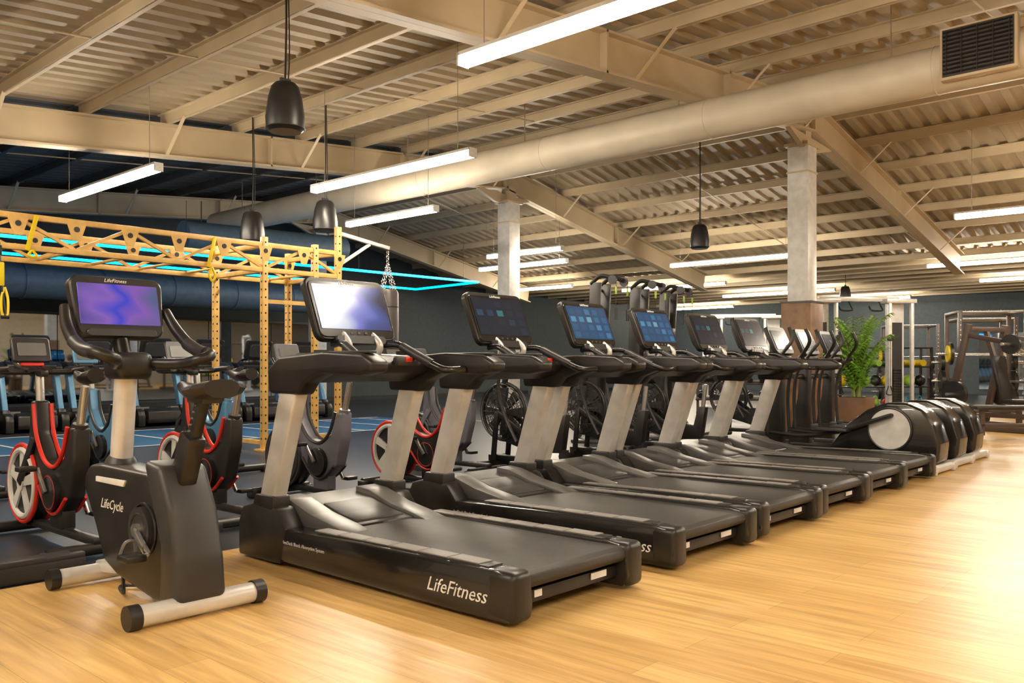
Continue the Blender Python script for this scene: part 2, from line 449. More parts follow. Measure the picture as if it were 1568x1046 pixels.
# ------------------------------------------------------------------ treadmill
def treadmill_mesh():
    b = MB()
    tl = D2R(22); N_ = Vector((0, -math.cos(tl), math.sin(tl))); V_ = Vector((0, math.sin(tl), math.cos(tl))); U_ = Vector((1, 0, 0))
    for sg in (-1, 1):
        xo, xi = sg*.475, sg*.345
        b.prism([(.03, .018), (.0, .07), (.01, .185), (.05, .222), (.12, .23), (1.0, .222), (1.72, .205), (1.75, .03), (.35, .018)], min(xo, xi), max(xo, xi), GLOSS, .014)
        b.box((sg*.411, .075, .125), (.135, .16, .215), BLACK, .035, seg=3)
        b.prism([(.16, .2), (.16, .2365), (1.0, .2285), (1.36, .222), (1.36, .2)], min(sg*.36, sg*.452), max(sg*.36, sg*.452), BLACK, .004)
        for i in range(6):
            y = .22+i*.2; b.box((sg*.406, y+.09, .2375-.0092*((y-.16)/.84)), (.085, .185, .007), STRIPG, .002)
        b.prism([(1.68, .01), (1.62, .2), (1.72, .31), (1.92, .325), (2.06, .29), (2.10, .2), (2.10, .01)], min(sg*.355, sg*.48), max(sg*.355, sg*.48), BLACK, .02)
        b.prism([(1.24, .21), (1.36, .237), (1.58, .275), (1.78, .335), (1.9, .345), (1.9, .2), (1.24, .2)], min(sg*.20, sg*.35), max(sg*.20, sg*.35), GREYP, .015)
        b.prism([(1.79, .27), (1.93, .27), (1.70, .97), (1.545, .97)], min(sg*.375, sg*.465), max(sg*.375, sg*.465), SILVER, .016, seg=3)
        b.prism([(1.75, .25), (1.97, .25), (1.93, .37), (1.75, .37)], min(sg*.362, sg*.478), max(sg*.362, sg*.478), BLACK, .012)
        b.prism([(1.79, .93), (1.81, 1.06), (1.70, 1.13), (1.3, 1.155), (.98, 1.14), (.90, 1.10), (.91, 1.05), (1.02, 1.03), (1.32, 1.04), (1.46, .99), (1.52, .925)], min(sg*.365, sg*.478), max(sg*.365, sg*.478), BLACK, .02, seg=3)
        b.box((sg*.42, 1.12, 1.148), (.06, .3, .012), CHAR, .004)
        b.tube([(sg*.17, 1.62, 1.20), (sg*.2, 1.5, 1.20), (sg*.22, 1.34, 1.13), (sg*.25, 1.18, 1.06), (sg*.36, 1.12, 1.06)], .021, GLOSS, seg=10)
        b.tube([(sg*.2, 1.47, 1.19), (sg*.22, 1.34, 1.13), (sg*.235, 1.25, 1.09)], .026, CHAR, seg=10)
        b.tube([(sg*.11, 1.60, 1.12), (sg*.11, 1.56, 1.2), (sg*.1, 1.66, 1.28)], .02, SILVER, seg=10)
        b.cyl((sg*.29, 1.56, 1.10), (sg*.29, 1.56, 1.165), .045, CHAR)
        b.box((sg*.40, .3, .03), (.07, .09, .06), BLACK, .01)
        b.box((sg*.40, 1.95, .02), (.07, .09, .04), BLACK, .008)
    b.prism([(.05, .215), (.02, .2), (.012, .17), (.03, .145), (.08, .14), (1.5, .14), (1.5, .215)], -.345, .345, BELT, .006)
    b.cyl((-.35, .055, .175), (.35, .055, .175), .034, BLACK)
    b.box((0, .1, .09), (.72, .06, .06), BLACK, .01); b.box((0, .9, .09), (.7, 1.6, .05), BLACK)
    b.box((.2, .066, .1), (.12, .004, .03), TEXTW); b.box((-.24, .066, .1), (.05, .004, .03), TEXTW)
    b.prism([(1.36, .15), (1.36, .222), (1.55, .25), (1.75, .30), (1.98, .325), (2.08, .27), (2.10, .12), (2.08, .06), (1.5, .06)], -.30, .30, BLACK, .02, seg=3)
    b.prism([(1.42, .2), (1.42, .24), (1.56, .262), (1.72, .303), (1.72, .2)], -.17, .17, CHAR, .008)
    b.prism([(1.80, 1.0), (1.82, 1.09), (1.68, 1.15), (1.46, 1.14), (1.40, 1.09), (1.44, 1.04), (1.6, .985)], -.38, .38, BLACK, .02, seg=3)
    b.box((.17, 1.40, 1.105), (.16, .05, .05), CHAR, .012); b.box((.17, 1.378, 1.115), (.05, .02, .03), RED, .006)
    b.box((.44, 1.62, 1.15), (.04, .05, .01), RED, .003)
    cc = Vector((0, 1.70, 1.395))
    b.plate(cc, U_, V_, .575, .385, .05, .05, BLACK, taper=.04)
    b.plate(cc+N_*.026-V_*.006, U_, V_, .545, .345, .012, .035, GLOSS, taper=.03)
    b.plate(cc-N_*.045, U_, V_, .42, .26, .06, .05, CHAR)
    b.plate(cc+N_*.034+V_*.008, U_, V_, .50, .275, .004, .006, SCR_UI)
    b.text('LifeFitness', cc+N_*.034+V_*.153-U_*.06, U_, V_, .026, TEXTW, shear=.3)
    for i in range(5): b.plate(cc+N_*.034-V_*.153+U_*(-.1+i*.05), U_, V_, .02, .014, .004, .004, CHAR)
    b.plate(cc+N_*.03-V_*.2, U_, V_, .36, .05, .04, .02, BLACK)
    b.text('LifeFitness', (-.4765, .52, .085), (0, -1, 0), (0, 0, 1), .088, TEXTW, shear=.35)
    b.text('FlexDeck Shock Absorption System', (-.4765, 1.66, .13), (0, -1, 0), (0, 0, 1), .026, LGREY)
    b.text('ACTIVATE', (.14, 1.50, .246), (-1, 0, 0), (0, -1, .0), .04, TEXTW)
    return b.mesh('treadmill')
TM = treadmill_mesh()
scr = [SCR_BLUR, SCR_UI, SCR_BLUE, SCR_BLUE, SCR_UI, SCR_UI]
for i, x in enumerate((3.08, 4.38, 5.45, 6.46, 7.45, 8.42)):
    o = place(TM, 'treadmill', (x, 2.34+.035*i, 0)); setmat(o, SCR_UI, scr[i])
for i in range(8):
    o = place(TM, 'treadmill', (3.1+i*1.05, 17.0, 0), 180); setmat(o, SCR_UI, SCR_BLUE); setmat(o, SILVER, BLUEST)

# ------------------------------------------------------------------ elliptical
def elliptical_mesh():
    b = MB(); tl = D2R(25); N_ = Vector((0, -math.cos(tl), math.sin(tl))); V_ = Vector((0, math.sin(tl), math.cos(tl))); U_ = (1, 0, 0)
    b.prism([(.06, .07), (-.02, .12), (-.04, .3), (.02, .5), (.12, .63), (.28, .70), (.48, .70), (.68, .62), (.9, .45), (1.05, .25), (1.08, .1), (1.0, .06)], -.17, .17, GLOSS, .03, seg=3)
    for sg in (-1, 1):
        b.cyl((sg*.165, .44, .43), (sg*.19, .44, .43), .215, LGREY, seg=36); b.ring((sg*.185, .44, .43), .215, .012, BLACK, n=36)
        b.tube([(sg*.16, .45, .56), (sg*.23, .45, .56), (sg*.24, .9, .40), (sg*.25, 1.3, .32), (sg*.27, 1.72, .34)], .024, BLACK, seg=8)
        b.box((sg*.25, 1.02, .40), (.15, .38, .03), CHAR, .012); b.box((sg*.25, 1.2, .43), (.15, .03, .05), CHAR, .01)
        b.tube([(sg*.28, 1.72, .32), (sg*.28, 1.74, .7), (sg*.28, 1.70, 1.0), (sg*.27, 1.55, 1.22), (sg*.24, 1.46, 1.36), (sg*.22, 1.50, 1.50)], .021, BLACK, seg=8)
        b.tube([(sg*.06, 1.7, 1.1), (sg*.16, 1.6, 1.12), (sg*.17, 1.48, 1.16)], .018, BLACK, seg=8)
        b.cyl((sg*.02, 1.74, .95), (sg*.29, 1.74, .95), .03, BLACK)
    b.cyl((-.3, .0, .05), (.3, .0, .05), .042, SILVER)
    for sg in (-1, 1): b.box((sg*.31, .0, .045), (.06, .11, .09), SILVER, .02)
    b.box((0, 1.35, .11), (.14, 1.1, .09), BLACK, .02); b.cyl((-.3, 1.88, .05), (.3, 1.88, .05), .04, SILVER)
    b.prism([(1.66, .12), (1.92, .12), (1.80, .7), (1.76, 1.2), (1.66, 1.2), (1.66, .7)], -.055, .055, BLACK, .015)
    cc = Vector((0, 1.72, 1.36)); b.plate(cc, U_, V_, .46, .34, .05, .05, BLACK); b.plate(cc+N_*.027, U_, V_, .38, .24, .006, .01, SCR_UI)
    b.box((0, 1.7, 1.16), (.3, .16, .08), BLACK, .03)
    b.text('LifeFitness', (-.1715, .42, .12), (0, -1, 0), (0, 0, 1), .08, TEXTW, shear=.35)
    return b.mesh('elliptical_trainer')
EM = elliptical_mesh()
for i in range(3): place(EM, 'elliptical_trainer', (9.35+.80*i, 2.6+.03*i, 0))

# ------------------------------------------------------------------ upright bike
def upright_bike():
    b = MB(); tl = D2R(14); N_ = Vector((0, -math.cos(tl), math.sin(tl))); V_ = Vector((0, math.sin(tl), math.cos(tl))); U_ = Vector((1, 0, 0))
    b.cyl((-.27, 0, .052), (.27, 0, .052), .045, SILVER, seg=24)
    b.cyl((-.24, .92, .052), (.24, .92, .052), .042, SILVER, seg=24)
    for sg in (-1, 1):
        b.cyl((sg*.26, 0, .052), (sg*.31, 0, .052), .052, BLACK, seg=24); b.cyl((sg*.23, .92, .052), (sg*.275, .92, .052), .049, BLACK, seg=24)
    b.beam((0, .95, .075), (0, .55, .12), .09, .06, SILVER, .01); b.beam((0, .02, .07), (0, .3, .1), .1, .06, BLACK, .01)
    b.prism([(.97, .47), (.96, .55), (.90, .595), (.78, .605), (.30, .60), (.14, .55), (.06, .38), (.04, .10), (.10, .05), (.24, .04), (.60, .09), (.74, .14), (.84, .30)], -.095, .095, BLACK, .028, seg=3)
    b.prism([(.29, .66), (.13, .64), (.03, .46), (-.03, .25), (-.05, .08), (.02, .05), (.14, .05), (.13, .3), (.22, .50)], -.112, .112, CHAR, .028, seg=3)
    b.prism([(.80, .52), (.80, .545), (.48, .55), (.50, .52)], -.104, -.09, TEXTW, .002)
    b.tube([(0, .76, .57), (0, .755, .62), (0, .75, .64)], [.085, .07, .055], CHAR, seg=24, curve=False)
    b.tube([(0, .755, .6), (0, .70, 1.05)], .052, SILVER, seg=24, curve=False)
    b.beam((0, .14, .55), (0, .04, .78), .085, .10, BLACK, .015); b.beam((0, .07, .7), (0, -.05, .95), .05, .055, BLACK, .01)
    for k in range(6): b.box((-.027, .04-.0135*k, .77+.028*k), (.004, .02, .008), GREYP)
    b.saddle((0, -.03, .97), .34, .28, BLACK); b.box((0, -.06, .94), (.1, .14, .04), CHAR, .01)
    b.box((0, .68, 1.08), (.17, .2, .13), BLACK, .035, seg=3)
    for sg in (-1, 1):
        b.tube([(sg*.245, .80, 1.36), (sg*.265, .72, 1.26), (sg*.275, .57, 1.17), (sg*.265, .38, 1.135), (sg*.20, .36, 1.11), (sg*.16, .47, 1.09), (sg*.08, .62, 1.09)], [.024, .028, .028, .028, .026, .026, .026], BLACK, seg=12)
        b.tube([(sg*.272, .62, 1.19), (sg*.275, .52, 1.155), (sg*.268, .42, 1.14)], .032, CHAR, seg=12)
        b.cyl((0, .72, 1.12), (0, .76, 1.2), .04, BLACK)
        x = sg*.125
        b.cyl((sg*.09, .30, .35), (x, .30, .35), .10, CHAR, seg=28); b.ring((x, .30, .35), .07, .006, BLACK); b.cyl((x, .30, .35), (x+sg*.02, .30, .35), .03, STEEL)
        e = Vector((x+sg*.02, .30+sg*.14, .35+sg*.09))
        b.beam((x+sg*.015, .30, .35), e, .022, .035, STEEL, .006)
        b.cyl(e, e+Vector((sg*.10, 0, 0)), .012, STEEL); b.box(e+Vector((sg*.07, 0, 0)), (.09, .10, .03), BLACK, .008)
        b.tube([e+Vector((sg*.03, .05, 0)), e+Vector((sg*.04, .04, .06)), e+Vector((sg*.08, .04, .06)), e+Vector((sg*.1, .05, 0))], .008, GREYP, seg=6)
    b.ring((-.1, .30, .35), .115, .006, BLACK)
    cc = Vector((0, .80, 1.36))
    b.plate(cc, U_, V_, .46, .31, .06, .05, BLACK, taper=.1); b.plate(cc-N_*.05, U_, V_, .34, .22, .08, .05, CHAR)
    b.plate(cc+N_*.033+V_*.012, U_, V_, .39, .205, .006, .006, SCR_PUR, taper=.0)
    b.plate(cc+N_*.032-V_*.132, U_, V_, .34, .035, .02, .015, CHAR)
    b.text('LifeFitness', cc+N_*.033+V_*.125-U_*.065, U_, V_, .026, TEXTW, shear=.3)
    b.text('LifeCycle', (-.0965, .76, .40), (0, -1, 0), (0, 0, 1), .065, TEXTW, shear=.35)
    b.tube([(-.05, .62, .09), (-.1, .5, .03), (-.02, .7, .015), (.1, .55, .015)], .008, BLACK, seg=6)
    return b.obj('upright_exercise_bike', (1.86, 3.5, 0))
upright_bike()

# ------------------------------------------------------------------ spin bike
def spin_mesh(frame, trim, wheelc):
    b = MB(); wc = Vector((0, 0, .33))
    b.cyl(wc-Vector((.05, 0, 0)), wc+Vector((.05, 0, 0)), .245, BLACK, seg=40)
    for sg in (-1, 1):
        b.ring(wc+Vector((sg*.055, 0, 0)), .245, .014, trim, n=40); b.ring(wc+Vector((sg*.056, 0, 0)), .212, .02, wheelc, n=40)
        for k in range(5):
            a = 2*math.pi*k/5+.3; d = Vector((0, math.cos(a), math.sin(a)))
            b.prism([(wc.y+d.y*.03-d.z*.025, wc.z+d.z*.03+d.y*.025), (wc.y+d.y*.2-d.z*.055, wc.z+d.z*.2+d.y*.055), (wc.y+d.y*.2+d.z*.015, wc.z+d.z*.2-d.y*.015), (wc.y+d.y*.03+d.z*.025, wc.z+d.z*.03-d.y*.025)],
                min(sg*.052, sg*.066), max(sg*.052, sg*.066), wheelc)
        b.cyl(wc, wc+Vector((sg*.075, 0, 0)), .05, wheelc)
    for sg in (-1, 1): b.beam((sg*.075, 0, .33), (sg*.06, -.2, .62), .022, .06, frame, .008)
    b.prism([(-.10, .50), (-.08, .62), (-.11, .86), (-.18, .86), (-.21, .66), (-.34, .50), (-.50, .46), (-.64, .54), (-.72, .72), (-.80, .72), (-.79, .52), (-.72, .30), (-.56, .18), (-.40, .20), (-.24, .34)], -.05, .05, frame, .02, seg=3)
    for sg in (-1, 1):
        b.tube([(sg*.052, -.18, .84), (sg*.052, -.22, .66), (sg*.052, -.345, .51), (sg*.052, -.50, .47), (sg*.052, -.63, .55), (sg*.052, -.71, .72)], .013, trim, seg=8)
        b.tube([(sg*.058, -.28, .34), (sg*.058, -.42, .21), (sg*.058, -.56, .2), (sg*.058, -.70, .30)], .011, trim, seg=8)
        b.cyl((sg*.05, -.50, .32), (sg*.085, -.50, .32), .11, BLACK, seg=30); b.ring((sg*.08, -.5, .32), .10, .006, trim)
        e = Vector((sg*.11, -.5-sg*.1, .32-sg*.14)); b.beam((sg*.10, -.5, .32), e, .02, .03, STEEL, .005)
        b.box(e+Vector((sg*.06, 0, 0)), (.1, .09, .03), BLACK, .008)
    b.cyl((0, -.75, .68), (0, -.83, .96), .024, STEEL); b.cyl((0, -.745, .66), (0, -.765, .74), .042, frame)
    b.saddle((0, -.84, 1.01), .28, .16, BLACK); b.box((0, -.93, 1.02), (.12, .06, .03), RED if trim == RED else CHAR, .012)
    b.cyl((0, -.145, .84), (0, -.13, 1.02), .026, STEEL); b.beam((0, -.22, 1.03), (0, -.02, 1.03), .05, .04, BLACK, .01)
    b.tube([(-.22, -.30, 1.06), (-.23, -.12, 1.05), (-.18, -.08, 1.04), (0, -.08, 1.04), (.18, -.08, 1.04), (.23, -.12, 1.05), (.22, -.30, 1.06)], .018, BLACK, seg=10)
    for sg in (-1, 1): b.tube([(sg*.06, -.14, 1.05), (sg*.06, .08, 1.08), (sg*.06, .16, 1.14)], .014, BLACK, seg=8)
    b.plate((0, .02, 1.18), (1, 0, 0), (0, .35, .94), .23, .17, .03, .02, frame); b.plate((0, .003, 1.185), (1, 0, 0), (0, .35, .94), .17, .09, .005, .01, GREYP)
    b.plate((0, -.0, 1.095), (1, 0, 0), (0, .35, .94), .14, .04, .02, .01, RED if trim == RED else CHAR)
    b.box((0, -.45, .085), (.07, 1.15, .05), BLACK, .015)
    for y in (.12, -1.0):
        b.cyl((-.27, y, .045), (.27, y, .045), .035, BLACK)
        for sg in (-1, 1): b.box((sg*.27, y, .03), (.06, .08, .06), CHAR, .012)
    b.beam((0, -.5, .1), (0, -.5, .22), .08, .2, frame, .01); b.beam((0, 0, .06), (0, 0, .1), .1, .1, BLACK)
    b.tube([(.02, -.1, .9), (.1, -.05, .75), (.1, -.06, .55), (.04, -.14, .4)], .005, RED if trim == RED else BLACK, seg=5)
    return b.mesh('spin_bike')
SM = spin_mesh(BLACK, RED, WHITE); SG = spin_mesh(GREYBIKE, CHAR, CHAR); SB = spin_mesh(BLUEST, CHAR, CHAR)
for x, y in ((2.06, 6.02), (3.16, 6.2), (5.08, 6.0)): place(SM, 'spin_bike', (x, y, 0))
for x, y in ((4.1, 6.2), (6.2, 6.9)): place(SG, 'spin_bike', (x, y, 0))
for x, y in ((1.3, 8.6), (2.4, 8.7), (3.5, 8.8), (4.6, 8.8)): place(SB, 'spin_bike', (x, y, 0))

def air_bike():
    b = MB(); wc = Vector((0, 0, .60))
    for sg in (-1, 1):
        for r in (.29, .24, .19, .14, .09, .05): b.ring(wc+Vector((sg*.085*(1-(r/.3)**2*.4), 0, 0)), r, .004, BLACK, n=28, seg=5)
        for k in range(16):
            a = 2*math.pi*k/16; d = Vector((0, math.cos(a), math.sin(a)))
            b.cyl(wc+Vector((sg*.085, 0, 0))+d*.03, wc+Vector((sg*.05, 0, 0))+d*.29, .003, BLACK, seg=4)
    b.ring(wc, .295, .02, BLACK, n=32)
    for k in range(8):
        a = 2*math.pi*k/8; d = Vector((0, math.cos(a), math.sin(a)))
        b.prism([(wc.y+d.y*.04-d.z*.02, wc.z+d.z*.04+d.y*.02), (wc.y+d.y*.25-d.z*.05, wc.z+d.z*.25+d.y*.05), (wc.y+d.y*.25+d.z*.05, wc.z+d.z*.25-d.y*.05), (wc.y+d.y*.04+d.z*.02, wc.z+d.z*.04-d.y*.02)], -.02, .02, CHAR)
    for sg in (-1, 1):
        b.beam((sg*.11, 0, .6), (sg*.11, .05, .1), .03, .06, BLACK, .01)
        b.beam((sg*.11, 0, .6), (sg*.07, -.45, .32), .03, .06, BLACK, .01)
        b.tube([(sg*.2, -.35, .32), (sg*.22, -.2, .6), (sg*.25, -.15, .9), (sg*.26, -.28, 1.15), (sg*.22, -.4, 1.2)], .018, CHAR, seg=8)
        b.cyl((sg*.06, -.45, .33), (sg*.09, -.45, .33), .13, BLACK, seg=26)
        e = Vector((sg*.13, -.45+sg*.12, .33+sg*.1)); b.beam((sg*.1, -.45, .33), e, .02, .03, STEEL); b.box(e+Vector((sg*.05, 0, 0)), (.09, .09, .03), BLACK, .008)
    b.prism([(.0, .3), (-.4, .2), (-.8, .22), (-.86, .6), (-.76, .6), (-.7, .38), (-.4, .42), (0, .42)], -.045, .045, BLACK, .015)
    b.cyl((0, -.8, .55), (0, -.84, .86), .025, STEEL); b.saddle((0, -.84, .92), .28, .24, BLACK)
    b.beam((0, 0, .85), (0, -.05, 1.1), .05, .05, BLACK, .01); b.plate((0, -.08, 1.18), (1, 0, 0), (0, .35, .94), .2, .15, .04, .02, BLACK); b.plate((0, -.103, 1.185), (1, 0, 0), (0, .35, .94), .16, .1, .004, .01, GREYP)
    b.box((0, -.4, .12), (.08, 1.1, .06), BLACK, .015)
    for y in (.12, -.9): b.cyl((-.27, y, .05), (.27, y, .05), .04, BLACK)
    b.beam((0, -.8, .1), (0, -.8, .25), .07, .07, BLACK)
    b.beam((0, .1, .06), (0, .1, .15), .2, .06, BLACK)
    return b.mesh('air_bike')
AM = air_bike()
for x, y in ((6.75, 6.1), (8.0, 6.0), (9.1, 5.9), (12.0, 6.3)): place(AM, 'air_bike', (x-.1, y, 0))

# tall ski machines
def ski_mesh():
    b = MB()
    b.box((0, -.1, .02), (.6, .9, .04), CHAR, .01)
    for sg in (-1, 1):
        b.beam((sg*.10, .15, .04), (sg*.16, .05, 2.1), .035, .16, BLACK, .008)
        b.tube([(sg*.16, .12, 2.08), (sg*.16, -.02, 2.18), (sg*.17, -.2, 2.14)], .028, BLACK, seg=8)
        b.cyl((sg*.18, -.2, 2.12), (sg*.20, -.2, 2.12), .06, CHAR, seg=18)
        b.cyl((sg*.19, -.25, 2.10), (sg*.19, -.25, 1.75), .004, BLACK, seg=5); b.tube([(sg*.19, -.25, 1.75), (sg*.19, -.25, 1.6)], .02, BLACK, seg=8, curve=False)
        b.box((sg*.19, -.25, 1.98), (.03, .02, .10), GREEN, .004)
    for z in (.5, .9, 1.3, 1.7, 2.02): b.cyl((-.14, .1, z), (.14, .1, z), .018, BLACK, seg=8)
    b.box((0, .12, 1.3), (.10, .05, 1.1), CHAR, .01)
    b.text('STAMINA', (.03, .09, 1.2), (0, 0, 1), (-1, 0, 0), .08, GREEN)
    b.box((0, .0, 1.5), (.2, .04, .14), CHAR, .01); b.beam((0, .2, .3), (0, .4, .03), .05, .05, BLACK)
    return b.mesh('ski_training_machine')
KM = ski_mesh()
for x, y in ((9.95, 7.2), (10.95, 7.2), (12.0, 7.35)): place(KM, 'ski_training_machine', (x, y, 0), 12, 1.07)

# ------------------------------------------------------------------ rig
b = MB()
def post(x, y, h, w=.075):
    b.box((x, y, h/2), (w, w, h), TIMBER, .004)
    b.box((x, y, .01), (.18, .18, .02), TIMBER)
    for i in range(int(h/.1)-1):
        b.cyl((x-w/2-.0015, y, .15+i*.1), (x-w/2+.002, y, .15+i*.1), .013, BLACK, seg=8)
        b.cyl((x, y-w/2-.001, .15+i*.1), (x, y-w/2+.002, .15+i*.1), .013, BLACK, seg=8)
for (x, y, h) in ((6.05, 9.7, 2.72), (7.2, 9.7, 2.98), (6.05, 10.9, 2.72), (7.2, 10.9, 2.72), (.6, 9.7, 2.72), (.6, 10.9, 2.72), (6.82, 9.7, 2.7)): post(x, y, h)
for y in (9.7, 10.9):
    for z in (2.62, 2.30):
        b.beam((-2, y, z), (7.2, y, z), .06, .06, TIMBER, .004)
    n = 16; 
    for i in range(n):
        xa = -2+i*9.2/n; xb = xa+9.2/n; za, zb = (2.32, 2.6) if i % 2 == 0 else (2.6, 2.32)
        b.beam((xa, y, za), (xb, y, zb), .035, .035, TIMBER)
        b.prism([(xb-.1, 2.6), (xb+.1, 2.6), (xb+.04, 2.42), (xb-.04, 2.42)], y-.04, y-.03, TIMBER, axis='y')
        b.cyl((xb, y-.045, 2.54), (xb, y-.03, 2.54), .03, BLACK, seg=12)
for i in range(15): b.cyl((-1.8+i*.62, 9.7, 2.32), (-1.8+i*.62, 10.9, 2.32), .018, TIMBER, seg=10)
for x in (.6, 6.05, 7.2):
    for z in (2.62, 2.3): b.beam((x, 9.7, z), (x, 10.9, z), .06, .06, TIMBER, .004)
    b.beam((x, 9.7, .1), (x, 10.9, .1), .05, .05, TIMBER)
b.beam((6.05, 9.7, 1.9), (6.82, 9.7, 1.9), .05, .05, TIMBER)
b.beam((7.2, 9.7, 2.9), (8.1, 9.7, 2.78), .05, .05, WHITE, .004); b.beam((7.2, 9.7, 2.45), (7.75, 9.7, 2.8), .04, .04, WHITE, .004)
b.obj('functional_training_rig')
def strap(x, y, z0, z1):
    b = MB()
    for s in (-1, 1):
        b.tube([(0, 0, z1-z0+.05), (s*.02, 0, (z1-z0)*.6), (s*.06, 0, .15)], .012, BLACK, seg=6)
        b.tube([(s*.05, 0, .42), (s*.08, 0, .3), (s*.075, 0, .14), (s*.03, 0, .14), (s*.02, 0, .3), (s*.05, 0, .42)], .013, YEL, seg=6)
        b.cyl((s*.02, 0, .12), (s*.09, 0, .12), .018, BLACK)
    b.box((0, 0, .55), (.09, .04, .24), YEL, .01); b.box((0, 0, z1-z0-.03), (.05, .03, .10), BLACK, .01)
    b.obj('suspension_strap', (x, y, z0))
strap(2.98, 9.6, 1.45, 2.27)
b = MB()
for (x, L) in ((3.3, .04), (5.3, .14)):
    b.box((x, 9.645, 2.45), (.045, .012, .38), YEL, .003, rot=Matrix.Rotation(D2R(14), 3, 'Y')); b.tube([(x, 9.64, 2.27), (x+.04, 9.63, 2.24-L*.5), (x, 9.63, 2.24-L), (x-.04, 9.63, 2.24-L*.5), (x, 9.64, 2.27)], .014, YEL, seg=6)
b.obj('resistance_band')
b = MB()
b.tube([(0, 0, .0), (0, 0, .03), (0, 0, .5), (0, 0, .95), (0, 0, 1.0)], [.12, .155, .16, .155, .13], BAG, seg=24, curve=False)
for z in (.2, .75): b.ring((0, 0, z), .16, .006, CHAR, axis='z')
for k in range(4):
    a = math.pi/2*k+.4; n = 8
    for i in range(n):
        t = (i+.5)/n; p = Vector((math.cos(a)*.12*(1-t), math.sin(a)*.12*(1-t), 1.0+.38*t)); b.ring(p, .022, .005, STEEL, axis='x' if i % 2 else 'y', n=10, seg=5)
for i in range(5): b.ring((0, 0, 1.4+.035*i), .02, .005, STEEL, axis='x' if i % 2 else 'y', n=10, seg=5)
b.obj('punching_bag', (8.08, 9.7, 1.18))

# low platform edge
b = MB(); b.box((0, 0, .045), (2.6, .24, .09), PLATFORM, .012); b.box((0, -.09, .1), (2.6, .04, .03), CHAR, .008)
b.obj('rubber_step_platform', (.55, 4.76, 0))

# ------------------------------------------------------------------ plant
b = MB()
b.prism([(-.17, 0), (.17, 0), (.21, .62), (-.21, .62)], -.19, .19, POT, .015); b.box((0, 0, .61), (.34, .36, .03), mat('soil', (.03, .02, .01), .9))
for i in range(46):
    a = random.uniform(0, 2*math.pi); L = random.uniform(.9, 2.15); sp = random.uniform(.12, .55)
    d = Vector((math.cos(a), math.sin(a), 0)); base = Vector((random.uniform(-.06, .06), random.uniform(-.06, .06), .60))
    P = []
    for k in range(9):
        t = k/8; P.append(base+d*sp*t**1.5+Vector((0, 0, L*(t-.28*t*t*(1+sp)))))
    b.tube(P, [.009*(1-.7*k/8) for k in range(9)], STEM, seg=5, curve=False)
    for k in range(2, 9):
        t0 = (P[k]-P[k-1]).normalized(); side = t0.cross(Vector((0, 0, 1))).normalized() if abs(t0.z) < .99 else Vector((-d.y, d.x, 0))
        for sub in (0, .5):
            o = P[k-1].lerp(P[k], sub)
            for sg in (-1, 1):
                l = .30*(1-.35*k/8); dr = (side*sg*.8+t0*.7+Vector((0, 0, -.1))).normalized(); w = dr.cross(Vector((0, 0, 1))).normalized()*.022
                m1 = o+dr*l*.5; tip = o+dr*l+Vector((0, 0, -l*.35))
                b.add([o-w*.4, o+w*.4, m1+w, m1-w, tip], [[0, 1, 2, 3], [3, 2, 4]], LEAF)
b.obj('potted_palm', (12.75, 4.70, 0))

# ------------------------------------------------------------------ cable machine
def cable_mesh():
    b = MB()
    for sg in (-1, 1):
        x = sg*.75
        b.box((x, 0, 1.15), (.30, .16, 2.3), WHITE, .02); b.box((x, -.085, 1.1), (.2, .01, 1.6), CHAR)
        for k in range(14): b.box((x, -.1, .35+k*.05), (.17, .03, .043), BLACK, .004)
        for q in (-.2, .2): b.box((x+q*1.1, -.22, 1.15), (.06, .06, 2.25), SILVER, .006)
        b.box((x, -.08, .04), (.6, .5, .08), SILVER, .015); b.box((x, -.12, 2.3), (.6, .3, .08), SILVER, .015)
        b.cyl((x-.24*sg, -.3, 1.6), (x-.24*sg, -.24, 1.6), .06, BLACK); b.cyl((x-.24*sg, -.28, 1.6), (x-.24*sg, -.28, .7), .004, BLACK, seg=5)
        b.tube([(x-.28*sg, -.28, .7), (x-.32*sg, -.28, .55), (x-.20*sg, -.28, .55), (x-.24*sg, -.28, .7)], .012, BLACK, seg=6)
    b.box((0, -.05, 2.34), (1.6, .1, .09), SILVER, .01)
    for xx in (-.3, .3): b.tube([(xx-.12, -.1, 2.2), (xx-.1, -.18, 2.12), (xx+.1, -.18, 2.12), (xx+.12, -.1, 2.2), (xx+.1, -.05, 2.3)], .016, BLACK, seg=6)
    return b.mesh('cable_machine')
CM = cable_mesh()
place(CM, 'cable_machine', (16.6, 6.1, 0), -42); place(CM, 'cable_machine', (20.2, 10.3, 0), -60)

